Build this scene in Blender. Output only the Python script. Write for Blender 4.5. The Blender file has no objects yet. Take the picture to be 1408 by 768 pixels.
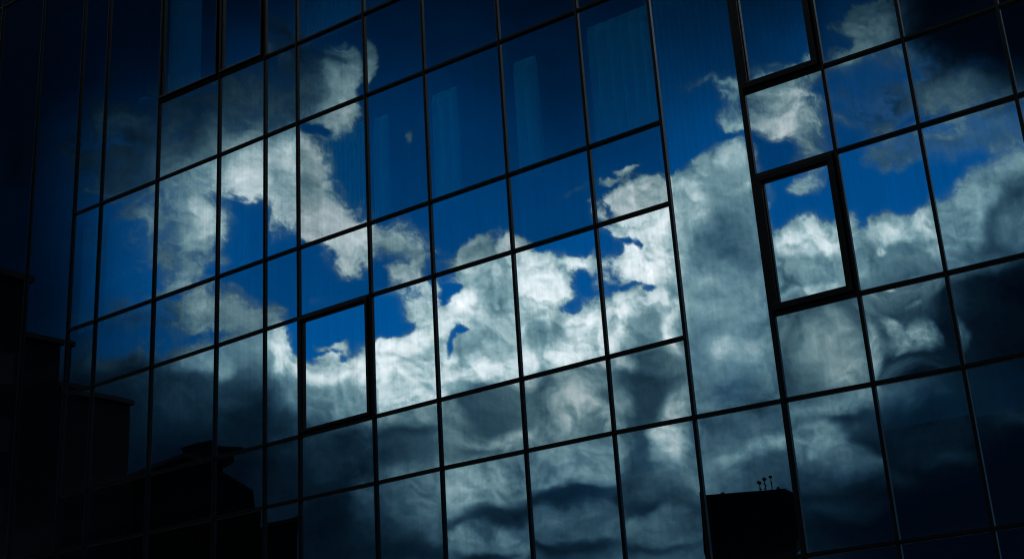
import bpy, bmesh, math, random
from mathutils import Vector
random.seed(4)
import numpy as np
_T=np.random.RandomState(7).rand(512,512).astype(np.float32)
_GA=np.random.RandomState(11).rand(512,512).astype(np.float32)*6.28318
_GX,_GY=np.cos(_GA),np.sin(_GA)
def gnoise(x,y):
    xi=np.floor(x).astype(np.int32);yi=np.floor(y).astype(np.int32);fx=(x-xi).astype(np.float32);fy=(y-yi).astype(np.float32)
    sx=fx*fx*fx*(fx*(fx*6-15)+10);sy=fy*fy*fy*(fy*(fy*6-15)+10)
    def g(a,b):
        i=(xi+a)&511;j=(yi+b)&511
        return _GX[j,i]*(fx-a)+_GY[j,i]*(fy-b)
    a=g(0,0)*(1-sx)+g(1,0)*sx;b=g(0,1)*(1-sx)+g(1,1)*sx
    return (a*(1-sy)+b*sy)*1.5
def fbm(x,y,s,o,seed=0,billow=False,gain=.5):
    r=0;a=1.;t=0
    for k in range(o):
        f=2.03**k/s;n=gnoise(x*f+seed*17.3+k*31.7,y*f+seed*5.9+k*13.1)
        if billow:n=np.abs(n)*2.4-.55
        r=r+n*a;t+=a;a*=gain
    return r/t
def sst(a,b,x):
    t=np.clip((x-a)/(b-a),0,1);return t*t*(3-2*t)
# strokes of the painted cloud chart: E=ellipse (x,y,rx,ry,turn,cover,light,strength,softness)  P=polygon
STROKES=[]
def E(x,y,rx,ry,an,c,l,st=1.,so=.45): STROKES.append(('E',x,y,rx,ry,an,c,l,st,so))
def P(c,l,st,so,*pts): STROKES.append(('P',[(pts[i],pts[i+1]) for i in range(0,len(pts),2)],c,l,st,so))
# ---- the low grey cloud deck, everything under the cumulus tops
P(1,.30,1,14, -100,600,60,560,135,525,160,492,205,492,240,470,290,480,300,400,345,400,372,430,385,470,418,492,470,492,500,455,520,462,560,452,600,440,604,395,625,400,660,365,715,345,790,345,790,395,760,412,830,400,850,385,935,380,960,330,1050,300,1160,292,1290,275,1500,190,1560,560,1560,900,-100,900)
# upper-left mass
E(215,180,90,45,-30,.75,.16,1,.7)
E(130,200,40,60,0,.5,.10,.8,.8)
E(262,185,60,60,-35,1,.30,1,.6)
E(275,225,50,28,-30,1,.62,1,.6)
E(330,190,42,62,0,1,.30,1,.6)
E(335,235,40,42,-20,1,.82,1,.5)
E(250,290,45,70,0,.95,.33,1,.6)
E(275,310,26,45,10,1,.62,1,.6)
E(385,140,35,60,0,.9,.17,1,.7)
E(435,110,50,60,0,.9,.22,1,.5)
E(475,100,30,44,0,1,.62,1,.45)
E(488,120,15,30,0,1,.72,1,.5)
E(385,240,42,75,0,1,.80,1,.4)
E(360,255,30,50,20,1,.78,1,.4)
P(1,.82,1,8, 413,190,440,185,455,205,468,240,480,270,500,300,508,330,470,335,413,330,400,260)
E(468,155,36,24,-10,1,.80,1,.4)
E(434,176,14,9,-10,0,None,1,.4)
E(300,205,20,22,0,1,.55,.8,.6)
# tail under transom c
P(1,.70,1,9, 405,318,430,300,508,296,515,330,508,358,480,372,452,378,440,360,420,345)
P(1,.66,1,8, 505,320,545,312,585,325,598,350,592,385,560,392,530,395,530,375,555,360,545,350,512,352)
E(595,352,12,18,0,.4,.4,.6,.6)
# blue gaps in upper-left
E(335,320,30,45,0,0,None,1,.35)
E(388,360,25,48,0,0,None,1,.35)
E(320,290,12,26,0,0,None,.8,.5)
# cloud V4-V6 between c and d
P(.95,.42,1,8, 212,415,250,392,275,395,300,402,330,410,362,420,383,450,380,480,340,470,300,460,262,452,225,450)
E(268,378,30,18,-20,.85,.40,1,.6)
E(262,425,42,12,-18,1,.52,.8,.6)
E(330,425,32,14,30,1,.55,1,.5)
E(355,448,24,26,40,1,.50,1,.5)
E(262,462,50,9,-8,0,None,.9,.4)
E(180,470,50,14,0,0,None,.9,.4)
P(1,.52,1,7, 238,488,262,472,285,466,294,470,294,490,240,500)
P(.9,.11,1,6, 130,530,140,508,160,498,178,484,210,490,210,520)
E(180,490,22,6,-10,1,.22,.8,.6)
# row under d
E(245,520,50,20,-15,1,.34,1,.6)
E(272,502,22,16,0,1,.60,1,.5)
E(330,470,40,22,-20,1,.36,1,.6)
E(390,480,30,36,0,1,.72,1,.5)
P(0,None,1,6, 384,440,415,420,470,415,560,395,575,430,545,455,505,462,468,492,440,496,412,492,400,480,386,468)
E(455,470,20,9,-25,.85,.62,1,.4)
E(448,482,14,10,0,1,.7,1,.4)
E(436,467,7,5,0,.8,.5,1,.4)
P(1,.80,1,6, 412,500,440,494,470,490,490,470,510,462,512,560,470,540,412,530)
E(460,548,60,30,-5,1,.36,1,.6)
E(505,560,14,45,0,1,.5,.8,.6)
E(385,530,36,35,0,1,.30,1,.6)
E(385,470,20,26,0,1,.66,.9,.6)
E(250,580,60,46,0,1,.11,1,.6)
E(330,570,60,60,0,1,.09,1,.6)
E(300,640,130,50,0,1,.045,1,.6)
E(180,590,40,50,0,1,.16,.9,.6)
E(395,590,30,26,0,1,.08,1,.6)
# V8-V9 mass
P(1,.66,1,6, 548,398,590,392,604,400,606,460,580,462,560,440)
P(1,.88,1,6, 513,470,530,455,560,462,600,455,606,560,513,565)
E(570,490,30,22,-10,1,.55,.9,.6)
E(545,465,18,14,0,1,.95,1,.5)
E(585,450,20,10,-25,1,.9,.9,.5)
E(530,545,26,30,30,1,.7,.8,.6)
E(575,540,25,20,-20,1,.92,.8,.5)
# V9-V10
P(.95,.58,1,6, 610,366,622,345,650,326,680,335,705,345,705,362)
P(0,None,1,5, 592,330,612,320,700,290,705,330,650,318,618,340,606,368,592,380)
P(0,None,1,5, 603,385,628,378,622,408,612,425,603,418)
P(1,.50,1,6, 625,380,720,350,722,520,640,510,606,515,606,500,640,470,640,430)
P(1,.85,1,5, 605,448,612,425,628,405,642,396,655,405,645,430,642,455,610,475)
E(612,495,14,18,0,1,.8,1,.5)
E(650,505,46,18,-10,1,.85,1,.5)
E(625,528,22,12,0,1,.5,1,.6)
E(700,500,18,26,0,1,.78,1,.5)
E(690,450,28,45,0,1,.55,.8,.6)
E(690,370,28,12,-15,1,.8,.9,.5)
# V10-V11
P(0,None,1,6, 590,200,800,180,830,260,835,330,845,372,800,395,775,400,790,375,800,345,760,345,708,350,706,300,590,320)
P(1,.86,1,7, 712,352,740,345,760,352,800,344,805,352,785,372,780,400,770,414,740,408,712,408)
E(760,362,9,6,0,.2,None,.8,.5)
P(.55,.5,.7,8, 790,365,830,350,838,385,815,390,800,378)
E(780,413,26,8,3,0,None,1,.4)
P(1,.78,1,6, 712,418,745,408,768,420,830,402,836,500,780,505,712,520)
E(745,460,36,22,0,1,.45,1,.5)
E(800,460,24,26,30,1,.88,1,.5)
E(770,492,36,14,-10,1,.86,1,.5)
E(725,515,14,12,0,1,.75,1,.5)
# V11-V12 upper
P(0,None,1,6, 808,190,920,160,925,235,880,232,845,240,822,262,812,250)
E(856,222,14,6,-10,.8,.6,1,.5)
E(850,232,7,9,0,.6,.5,1,.5)
P(.95,.80,1,6, 822,262,845,243,870,236,900,236,918,250,924,290,870,295,835,300)
E(812,290,12,14,0,.7,.6,1,.5)
E(890,262,20,10,-20,1,.62,.8,.6)
P(1,.86,1,6, 832,306,925,284,938,375,905,380,850,382,832,350)
E(862,325,22,8,12,0,None,1,.4)
E(832,350,9,24,0,0,None,1,.4)
E(868,385,44,6,-3,0,None,1,.4)
P(1,.80,1,6, 834,402,870,386,905,392,935,370,945,470,850,492,836,480)
E(860,410,30,14,-10,1,.92,1,.5)
E(888,445,17,32,0,1,.36,1,.5)
E(925,445,16,26,0,1,.84,1,.5)
E(858,455,14,26,0,1,.82,1,.5)
E(872,480,26,10,0,1,.5,1,.6)
# column V12-V13
P(0,None,1,8, 905,-60,1010,-60,1030,190,1010,197,975,205,955,225,930,245,915,190)
E(962,118,14,7,-15,.6,.45,1,.6)
E(1005,120,22,22,-20,.75,.5,1,.55)
E(1005,162,28,20,20,.8,.55,1,.5)
P(1,.42,1,6, 925,252,940,235,958,222,975,206,1010,196,1045,205,1070,540,955,570)
E(955,260,26,12,-35,1,.60,1,.5)
E(950,290,22,36,0,1,.58,1,.5)
E(1005,215,24,12,-20,1,.58,1,.5)
E(1015,260,20,9,-30,1,.62,1,.5)
E(1005,320,34,50,0,1,.27,1,.6)
E(1020,275,22,16,0,1,.34,.7,.6)
E(985,390,60,20,-10,1,.42,1,.6)
E(950,420,26,30,0,1,.45,1,.6)
E(975,450,40,26,0,1,.30,1,.6)
E(1035,410,22,40,20,1,.50,1,.6)
E(990,495,26,16,-20,1,.62,1,.5)
E(1035,485,30,9,-32,1,.66,1,.5)
E(965,500,18,30,0,1,.28,.9,.6)
E(1020,530,46,24,0,1,.27,1,.6)
# row e-f
E(560,575,40,14,-8,1,.45,1,.6)
E(560,620,50,26,0,1,.15,1,.6)
E(560,600,50,6,-3,1,.12,.8,.6)
E(560,645,30,8,-8,1,.30,.8,.6)
E(665,570,40,36,0,1,.17,1,.6)
E(625,560,16,22,0,1,.30,.9,.6)
E(640,585,16,22,-40,1,.38,.9,.6)
E(690,600,36,12,-18,1,.58,1,.5)
E(655,620,34,8,-12,1,.15,1,.6)
E(740,545,16,40,0,1,.22,1,.6)
E(785,560,48,34,0,1,.66,1,.5)
E(780,595,50,14,-10,1,.52,.8,.6)
E(780,520,34,10,-10,1,.5,.8,.6)
E(815,540,22,10,20,1,.24,1,.5)
E(745,595,12,14,0,1,.46,.8,.6)
E(885,500,34,30,0,1,.30,.9,.6)
E(885,530,26,46,0,1,.13,1,.5)
E(862,492,18,12,0,1,.56,1,.5)
E(905,500,14,10,0,1,.34,1,.6)
E(856,560,12,22,0,1,.42,1,.6)
E(930,558,22,28,0,1,.60,1,.5)
# below f
E(455,615,60,40,0,1,.11,1,.6)
E(460,640,45,18,-5,1,.17,.9,.6)
E(440,710,60,40,0,1,.05,1,.6)
E(500,705,22,30,0,1,.20,1,.6)
E(470,760,50,14,-10,1,.20,1,.6)
E(390,650,24,40,0,1,.10,1,.6)
E(560,690,40,40,0,1,.30,1,.6)
E(560,745,46,26,0,1,.16,1,.6)
E(575,750,26,10,-20,1,.28,.8,.5)
E(665,665,55,36,0,1,.40,1,.6)
E(690,700,40,14,-5,1,.10,1,.5)
E(650,735,44,16,0,1,.26,1,.5)
E(645,725,16,10,0,1,.36,1,.4)
E(690,735,14,10,0,1,.34,1,.4)
E(715,745,12,12,0,1,.30,1,.4)
E(670,762,50,12,0,1,.07,1,.5)
E(790,640,58,32,0,1,.34,1,.6)
E(805,630,14,40,0,1,.42,.8,.6)
E(800,668,40,12,-16,1,.46,1,.5)
E(800,700,60,12,-6,1,.10,1,.6)
E(790,720,60,18,0,1,.18,1,.6)
E(790,755,60,18,0,1,.07,1,.6)
E(835,720,20,12,0,1,.24,1,.5)
E(770,735,16,16,0,1,.22,1,.4)
E(895,650,26,70,0,1,.14,1,.5)
E(862,620,14,24,0,1,.42,1,.6)
E(932,610,22,30,0,1,.58,1,.5)
E(935,648,16,14,30,1,.34,1,.5)
E(900,690,46,22,0,1,.10,1,.6)
E(925,720,40,46,0,1,.20,1,.6)
E(885,745,26,30,0,1,.12,1,.6)
E(920,745,26,14,0,1,.28,.9,.5)
E(1020,600,60,50,0,1,.24,1,.6)
E(1045,618,44,14,-18,1,.42,1,.5)
E(1010,660,60,18,0,1,.30,1,.6)
E(1060,650,30,14,0,1,.22,.8,.6)
# ---- right-hand side, above
P(0,None,1,8, 1020,-80,1500,-80,1500,190,1380,205,1350,225,1330,262,1290,275,1200,305,1174,325,1168,295,1050,300,1040,200,1030,120)
P(.9,.62,1,7, 1025,85,1050,90,1085,90,1118,75,1125,88,1125,130,1145,165,1120,190,1085,190,1040,175,1024,160)
E(1055,92,30,9,0,.8,.40,1,.6)
E(1080,135,50,22,10,.95,.56,1,.5)
E(1065,175,40,12,10,.95,.72,1,.5)
E(1118,200,26,26,0,.85,.34,1,.5)
E(1110,245,28,13,-20,.8,.45,1,.5)
E(1054,265,10,30,0,.5,.4,.8,.6)
E(1130,140,14,12,0,0,None,.9,.5)
E(1190,40,44,40,-20,.85,.24,1,.6)
E(1180,50,24,16,-30,.95,.34,1,.5)
E(1205,15,26,14,20,.9,.30,1,.5)
E(1142,95,14,18,0,.8,.28,1,.6)
E(1255,30,20,26,40,.6,.16,1,.6)
E(1165,140,50,30,0,0,None,.6,.8)
E(1225,150,44,22,-15,.45,.13,1,.7)
E(1320,125,80,26,-8,.9,.12,1,.6)
E(1290,110,40,12,-10,.9,.15,1,.6)
E(1228,210,40,16,-10,.6,.20,1,.6)
E(1330,180,80,22,-14,.65,.17,1,.6)
# upper-right corner darkness, painted in as a near-black patch
P(1,.012,1,16, 1262,40,1290,-80,1600,-80,1600,75,1400,78,1300,100,1262,95)
# right cumulus
P(1,.34,1,6, 1290,278,1320,270,1340,245,1350,228,1372,215,1420,190,1500,190,1500,420,1290,380)
E(1310,300,30,40,0,1,.38,1,.5)
E(1355,250,22,30,30,1,.40,1,.5)
E(1325,340,30,30,0,1,.30,1,.6)
E(1375,320,40,22,-25,1,.20,1,.6)
E(1385,270,30,40,20,1,.10,1,.6)
E(1330,380,50,16,-8,1,.12,1,.6)
E(1390,380,50,50,0,1,.04,1,.7)
P(1,.60,1,6, 1173,326,1200,305,1230,296,1262,288,1292,290,1295,350,1240,340,1200,342,1176,380)
E(1235,345,50,26,0,1,.28,1,.5)
E(1240,315,46,12,-12,1,.58,1,.5)
E(1285,342,12,9,0,1,.55,1,.4)
E(1210,342,10,6,0,1,.55,1,.4)
E(1235,382,50,16,-10,1,.20,1,.6)
E(1250,388,14,6,0,1,.4,1,.5)
P(1,.72,1,6, 1056,312,1075,305,1100,292,1120,290,1165,298,1168,340,1100,340,1060,335)
E(1110,325,50,12,0,1,.78,1,.5)
E(1110,362,54,18,0,1,.42,1,.6)
E(1118,392,50,10,-12,1,.66,1,.5)
E(1080,405,26,8,-10,1,.40,1,.6)
# right lower row
E(1130,480,70,70,0,1,.24,1,.7)
E(1140,462,18,24,0,1,.42,1,.5)
E(1168,510,24,26,0,1,.40,1,.5)
E(1085,450,20,30,0,1,.34,1,.6)
E(1105,520,22,20,0,1,.17,1,.6)
E(1240,410,60,18,0,1,.13,1,.6)
E(1250,465,60,46,0,1,.20,1,.6)
E(1270,455,26,26,-30,1,.42,1,.5)
E(1215,450,14,26,-30,1,.36,1,.5)
E(1240,505,60,14,-6,1,.09,1,.6)
E(1300,480,20,40,0,1,.18,1,.6)
P(1,.012,1,40, 1340,430,1400,390,1600,360,1600,900,1230,900,1240,640,1340,560)  # lower-right corner darkness painted into the sky
E(1365,455,40,34,0,1,.05,1,.8)
E(1155,548,46,9,-8,1,.40,1,.5)
E(1150,575,60,12,0,1,.10,1,.6)
E(1130,605,34,20,30,1,.30,1,.5)
E(1180,625,18,18,20,1,.20,1,.5)
E(1140,640,50,14,0,1,.09,1,.6)
E(1150,665,60,22,0,1,.11,1,.6)
P(1,.015,1,26, 1115,700,1180,670,1240,600,1600,600,1600,750,1110,735)
E(1270,575,60,26,-6,1,.07,1,.6)
E(1320,625,34,12,0,1,.07,1,.7)
E(1390,575,60,18,0,1,.09,1,.7)
E(1170,765,70,10,-3,1,.14,1,.6)
# dark high cloud toward the upper left
E(20,225,26,34,0,.6,.05,1,.7)
E(160,152,24,20,0,.7,.22,1,.5)
E(392,45,24,16,40,.55,.10,1,.6)
E(1190,130,50,50,0,.45,.015,.7,.7)
E(1350,30,120,60,0,1,.01,1,.7)  # more of the painted upper-right corner darkness
E(565,180,8,9,0,.3,.3,1,.6)
E(805,260,7,9,0,.4,.4,1,.6)
E(795,246,10,4,-40,.3,.4,1,.6)
E(440,412,22,7,-10,.4,.3,1,.6)
E(175,240,40,30,0,.8,.10,.9,.7)
E(190,350,40,70,0,.35,.12,.6,.8)
E(180,285,34,10,-15,.6,.17,.8,.6)
E(130,320,20,30,0,.3,.05,.6,.7)
E(180,430,50,16,-6,.7,.10,.8,.7)
E(245,130,40,20,-20,.7,.09,.7,.7)
E(340,150,40,40,0,.7,.17,.8,.7)
E(190,200,30,30,0,.7,.07,.7,.7)
E(890,60,26,70,0,0,None,.6,.6)
E(500,640,30,14,0,1,.12,.6,.6)
E(1110,560,30,8,-8,1,.15,.7,.6)
E(1390,150,60,30,0,.7,.08,.8,.7)
E(1395,210,30,30,0,.8,.20,.7,.7)
E(1240,660,40,50,0,1,.03,.9,.7)
E(1010,570,60,12,-10,1,.16,.8,.6)
E(1350,455,60,60,0,1,.03,.6,.8)
E(630,150,30,60,0,0,None,.4,.8)
E(545,440,28,12,-10,0,None,.9,.5)
E(526,435,12,22,0,0,None,.9,.5)
E(618,398,9,12,0,0,None,.8,.5)
E(608,405,7,16,0,0,None,.8,.5)
E(527,372,16,16,0,0,None,.9,.4)
E(590,392,8,8,0,1,.6,.8,.5)
E(1182,310,12,8,-30,.2,.4,.7,.6)
E(430,350,26,8,25,0,None,.6,.5)
E(455,420,50,22,-10,.05,None,.8,.6)
E(640,300,50,26,-10,0,None,.6,.6)
E(590,340,5,5,0,0,None,.2,.5)
E(380,505,14,14,0,1,.7,.7,.6)
E(1240,255,50,26,0,0,None,.7,.6)
E(1315,245,18,14,0,0,None,.7,.6)
E(545,350,12,7,0,.5,.5,.3,.5)
E(300,370,12,16,0,0,None,.7,.5)
E(240,215,14,10,0,1,.4,.5,.5)
E(365,310,12,12,0,.6,.6,.5,.5)
E(500,235,12,40,0,0,None,.5,.6)
E(460,220,10,14,0,1,.7,.5,.6)
E(500,200,10,30,0,0,None,.6,.6)
E(500,275,10,16,0,.4,None,.5,.6)
E(1160,20,20,30,0,.4,.2,.5,.6)
E(1150,250,12,20,0,0,None,.7,.6)
E(1075,215,30,12,-10,0,None,.8,.5)
E(1100,280,60,8,0,0,None,.6,.6)
E(1160,240,30,60,0,0,None,.3,.8)
E(1195,255,30,30,0,0,None,.7,.6)
E(880,225,26,5,-4,.1,None,.5,.6)
E(985,187,46,7,-8,0,None,.7,.6)
E(945,190,24,40,0,0,None,.6,.6)
E(940,150,26,26,0,0,None,.4,.7)
E(615,375,12,7,-20,.4,None,.3,.5)
E(620,500,12,12,0,1,.8,.4,.5)
E(720,325,16,12,0,0,None,.7,.6)
E(770,330,40,10,-10,0,None,.7,.6)
E(760,250,50,50,0,0,None,.9,.6)
E(825,395,10,6,0,.3,None,.5,.6)
E(240,340,14,24,0,.5,.2,.6,.6)
E(230,330,14,50,0,.5,.16,.7,.7)
E(284,350,16,14,0,.6,.2,.5,.7)
E(250,365,16,8,0,.6,.3,.4,.6)
E(320,345,22,14,0,0,None,.9,.5)
E(340,395,30,12,8,0,None,.8,.5)
E(395,400,14,24,0,0,None,.9,.5)
E(455,395,44,14,-6,0,None,.9,.5)
E(545,365,10,8,0,.5,.4,.2,.5)
E(488,392,20,10,-6,0,None,.9,.5)
E(1060,220,12,12,0,0,None,.5,.6)
E(850,205,30,7,-6,0,None,.6,.6)
E(735,335,24,5,-6,0,None,.8,.6)
E(990,90,20,10,0,0,None,.5,.6)
E(650,312,46,7,-14,0,None,.8,.6)
E(705,310,14,20,0,0,None,.6,.6)
E(1345,260,10,10,0,.9,.4,.3,.6)
E(355,460,30,8,-12,1,.42,.5,.6)
E(270,447,34,5,-8,.7,.5,.5,.6)
E(280,470,8,8,0,.6,.5,.3,.6)
E(1180,350,8,14,0,1,.4,.7,.6)
E(1060,345,8,22,0,1,.5,.5,.6)
E(1335,300,10,14,0,1,.3,.4,.6)
E(1400,420,40,26,0,1,.03,.5,.8)
E(1340,415,40,26,0,1,.08,.7,.8)
E(1220,425,22,8,0,1,.16,.5,.6)
E(1135,425,40,12,-8,1,.26,.7,.6)
E(1180,440,12,30,0,1,.2,.6,.6)
E(1165,430,12,12,0,1,.14,.7,.6)
E(620,650,14,26,0,1,.34,.5,.6)
E(540,660,16,20,0,1,.34,.5,.6)
E(595,740,8,30,0,1,.12,.5,.6)
E(610,700,6,40,0,1,.3,.3,.6)
E(750,620,14,20,0,1,.4,.5,.6)
E(835,640,10,30,0,1,.28,.6,.6)
E(760,650,14,14,0,1,.26,.6,.6)
E(1050,570,30,26,0,1,.15,.5,.6)
E(985,640,12,30,0,1,.24,.5,.6)
E(1085,600,8,40,0,1,.25,.5,.6)
E(1000,555,20,8,-10,1,.24,.5,.6)
E(1060,520,10,40,0,1,.28,.4,.6)
E(365,530,8,60,0,1,.2,.3,.6)
E(225,505,10,30,0,1,.26,.5,.6)
E(225,560,20,30,0,1,.10,.5,.6)
E(300,505,6,30,0,1,.4,.4,.6)
E(320,500,26,26,0,1,.26,.6,.6)
E(350,520,20,40,0,1,.18,.5,.6)
E(300,530,26,26,0,1,.13,.7,.6)
E(395,560,26,20,0,1,.15,.6,.6)
E(345,600,30,50,0,1,.05,.7,.7)
E(450,580,36,14,-10,1,.26,.5,.6)
E(420,560,10,30,0,1,.26,.5,.6)
E(575,600,30,6,-6,1,.14,.5,.6)

# tune: darker deck low at the left, bright band kept only in the middle
E(120,640,190,150,0,1,.05,.85,.6)
E(250,545,60,36,0,1,.15,.8,.6)
E(270,500,26,14,-10,1,.50,.8,.5)
E(440,720,80,70,0,1,.08,.7,.7)
E(330,400,30,10,20,1,.46,.5,.5)
E(555,700,30,50,0,1,.24,.4,.6)
E(600,765,260,14,0,1,.10,.7,.8)
E(1130,600,90,60,0,1,.12,.5,.7)
E(1120,605,26,14,30,1,.30,.8,.6)
E(1030,560,60,30,0,1,.20,.5,.7)
E(1240,500,50,30,0,1,.14,.5,.7)
E(1200,700,160,90,0,1,.03,.9,.5)  # deepens the painted darkness at the lower right
E(1250,610,90,60,0,1,.035,.85,.6)
E(1380,520,120,120,0,1,.02,.85,.6)
P(1,.06,1,12, 1240,590,1330,570,1400,560,1400,574,1340,590,1240,606)
E(1150,628,16,10,20,1,.24,.8,.6)
E(1270,620,30,10,0,1,.07,.8,.7)
E(1195,45,40,32,-20,.95,.36,.9,.6)
E(1180,60,20,14,-35,1,.46,.9,.5)
E(1320,125,76,22,-8,.95,.20,.9,.6)
E(1270,455,30,30,-30,1,.50,1,.5)
E(1215,448,16,30,-30,1,.44,1,.5)
E(1240,480,40,14,0,1,.30,.8,.6)
E(1145,470,26,30,0,1,.44,.9,.6)
E(1170,510,24,26,0,1,.44,.9,.5)
E(1120,600,30,22,20,1,.36,.9,.5)
E(1165,625,22,12,20,1,.28,.9,.5)
E(1130,650,50,20,0,1,.16,.7,.6)
# centre cumulus: bright heads and grey hollows
E(640,415,16,20,10,1,.95,.8,.5)
E(690,420,34,50,0,1,.46,.9,.6)
E(740,375,24,26,0,1,.95,.9,.5)
E(800,480,40,18,-8,1,.82,.9,.5)
E(745,455,34,20,0,1,.42,.9,.5)
E(880,350,40,26,0,1,1.0,.9,.5)
E(850,420,20,20,0,1,.95,.9,.5)
E(905,405,30,12,20,1,.90,.9,.5)
E(882,448,18,32,0,1,.34,.9,.5)
E(555,500,30,34,0,1,.92,.9,.5)
E(580,475,24,8,-30,1,.50,.9,.5)
E(590,525,14,30,0,1,.72,.8,.5)
E(470,505,44,12,-14,1,.92,.9,.5)
E(455,545,50,22,0,1,.40,.9,.6)
E(395,490,16,22,0,1,.80,.9,.5)
E(960,280,16,26,0,1,.66,.9,.5)
E(1000,240,30,14,-35,1,.40,.9,.5)
E(940,330,20,24,0,1,.48,.8,.5)
E(640,740,40,12,0,1,.34,.9,.5)
E(625,712,16,10,0,1,.12,.9,.5)
E(700,752,20,10,0,1,.34,.9,.5)
E(655,765,24,8,0,1,.05,.9,.5)
E(800,742,44,16,-5,1,.22,.9,.5)
E(760,715,26,10,0,1,.26,.9,.5)
E(845,705,12,20,0,1,.05,.9,.5)
E(905,735,36,26,0,1,.24,.8,.5)
# left mass, softer and streaked
E(245,225,26,40,0,1,.34,.9,.7)
E(265,190,46,22,-25,1,.30,.9,.7)
E(250,330,22,50,0,.75,.26,.9,.7)
E(385,120,26,50,0,.9,.17,.8,.7)
E(430,110,22,44,0,.9,.20,.9,.6)
E(325,170,40,34,0,.95,.26,.8,.7)
E(160,155,26,14,-10,.7,.26,.9,.6)
E(175,235,34,20,0,.85,.12,.9,.6)
E(1160,75,70,9,-38,.7,.30,.8,.8)
E(1215,20,40,8,-30,.7,.26,.8,.8)
E(1105,150,52,7,14,.9,.60,.8,.8)
E(1050,128,46,8,-14,.8,.50,.8,.8)
E(1330,170,90,7,-14,.6,.22,.8,.9)
E(1290,195,80,7,-16,.55,.18,.8,.9)
E(1240,170,60,6,-24,.5,.16,.8,.9)
E(985,112,50,6,-10,.45,.40,.8,.9)
E(845,262,40,7,-10,.6,.6,.7,.9)
E(790,250,30,5,-35,.4,.4,.7,.9)
E(560,330,60,6,14,.6,.6,.6,.9)
E(640,342,50,6,-26,.6,.5,.6,.9)
E(395,55,40,7,40,.5,.12,.8,.9)
E(440,60,50,8,10,.4,.10,.8,.9)
E(285,140,60,8,-40,.4,.16,.7,.9)
E(670,430,32,50,0,1,.50,.7,.5)
E(705,425,12,30,0,1,.74,.7,.6)
E(625,412,12,14,0,1,.95,.7,.5)
E(735,395,26,20,0,1,.97,.8,.5)
E(785,353,26,7,-4,1,.90,.8,.6)
E(815,372,22,26,0,.35,.5,.7,.7)
E(795,385,16,24,-10,0,None,.8,.6)
E(700,345,20,20,0,1,.72,.6,.6)
E(1010,300,30,36,0,1,.30,.7,.6)
E(930,300,12,30,0,1,.60,.7,.6)
E(1350,255,30,34,35,1,.50,.8,.5)
E(1320,300,26,24,0,1,.46,.7,.5)
E(1390,215,30,14,-25,1,.48,.7,.6)
E(1195,45,36,30,-20,1,.44,.9,.7)
E(1215,10,30,18,-30,.9,.34,.8,.7)
E(1170,75,30,10,-40,.9,.50,.8,.7)
E(1345,350,40,14,-8,1,.28,.7,.6)
E(1375,285,18,40,20,1,.12,.6,.6)
E(1395,300,20,20,-20,1,.30,.6,.6)
# storm deck along the bottom: torn dark bases and pale heads
E(560,655,36,8,-8,1,.40,.7,.6)
E(545,690,26,34,0,1,.34,.7,.6)
E(640,660,50,20,-6,1,.44,.7,.6)
E(680,700,46,14,-4,1,.07,.9,.5)
E(640,722,22,9,-10,1,.40,.9,.4)
E(690,728,16,8,10,1,.40,.9,.4)
E(715,748,12,9,0,1,.36,.9,.4)
E(620,750,16,10,0,1,.30,.9,.4)
E(670,752,40,7,0,1,.06,.9,.5)
E(790,690,60,9,-6,1,.06,.9,.5)
E(760,725,20,9,-10,1,.30,.9,.4)
E(800,715,18,8,10,1,.26,.9,.4)
E(835,735,20,10,0,1,.28,.9,.4)
E(780,755,50,8,0,1,.05,.9,.5)
E(900,700,30,9,-8,1,.08,.9,.5)
E(885,725,16,10,0,1,.30,.9,.4)
E(930,715,18,12,0,1,.28,.9,.4)
E(915,755,40,8,0,1,.10,.9,.5)
E(1010,625,24,8,-14,1,.40,.8,.5)
E(1060,612,22,9,-14,1,.44,.8,.5)
E(1130,600,22,14,30,1,.42,.9,.5)
E(1150,618,16,8,20,1,.34,.9,.5)
E(1180,640,16,10,0,1,.30,.9,.5)
E(1300,628,24,8,0,1,.14,.8,.6)
E(1395,580,26,9,0,1,.16,.8,.6)
E(1245,470,14,30,30,1,.52,.8,.5)
E(1210,440,10,20,-20,1,.46,.8,.5)
E(1285,450,22,16,-30,1,.46,.8,.5)
E(1185,50,26,44,35,.95,.46,.8,.6)
E(1205,22,34,9,-30,.95,.50,.8,.7)
E(1165,80,36,8,-35,.9,.46,.8,.7)
E(1150,55,10,14,0,0,None,.6,.6)
E(1225,70,20,10,-20,.8,.34,.7,.7)
E(1250,25,16,22,40,.7,.26,.7,.7)
E(1320,120,80,20,-9,.95,.24,.9,.6)
E(1335,140,70,6,-9,.9,.30,.6,.8)
E(1075,125,56,7,8,1,.84,.8,.7)
E(1060,165,40,7,-6,1,.80,.8,.7)
E(1120,165,16,30,30,1,.50,.7,.6)
E(840,232,26,4,-12,.7,.6,.8,.7)
E(858,218,20,4,-8,.8,.7,.8,.7)
E(860,245,34,6,-8,.8,.8,.7,.7)
E(255,150,44,30,-25,.9,.20,.8,.7)
E(335,135,34,34,0,.85,.22,.8,.7)
E(160,160,24,16,-10,.8,.34,.8,.6)
E(1135,560,44,10,-8,1,.44,.7,.6)
E(1110,615,30,16,20,1,.40,.8,.6)
E(1155,640,24,12,20,1,.34,.8,.6)
E(1210,650,40,14,0,1,.12,.8,.6)
E(1160,690,40,12,0,1,.16,.7,.6)
E(570,700,26,36,0,1,.38,.7,.6)
E(650,655,44,18,-6,1,.50,.7,.6)
E(785,640,50,16,-12,1,.46,.7,.6)
E(930,600,20,30,0,1,.66,.7,.5)
E(500,690,18,26,0,1,.26,.8,.6)
E(516,92,15,46,0,0,None,1,.5)
E(612,470,9,6,-48,.15,None,1,.7)
E(624,458,10,5,-20,.1,None,1,.7)
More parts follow.
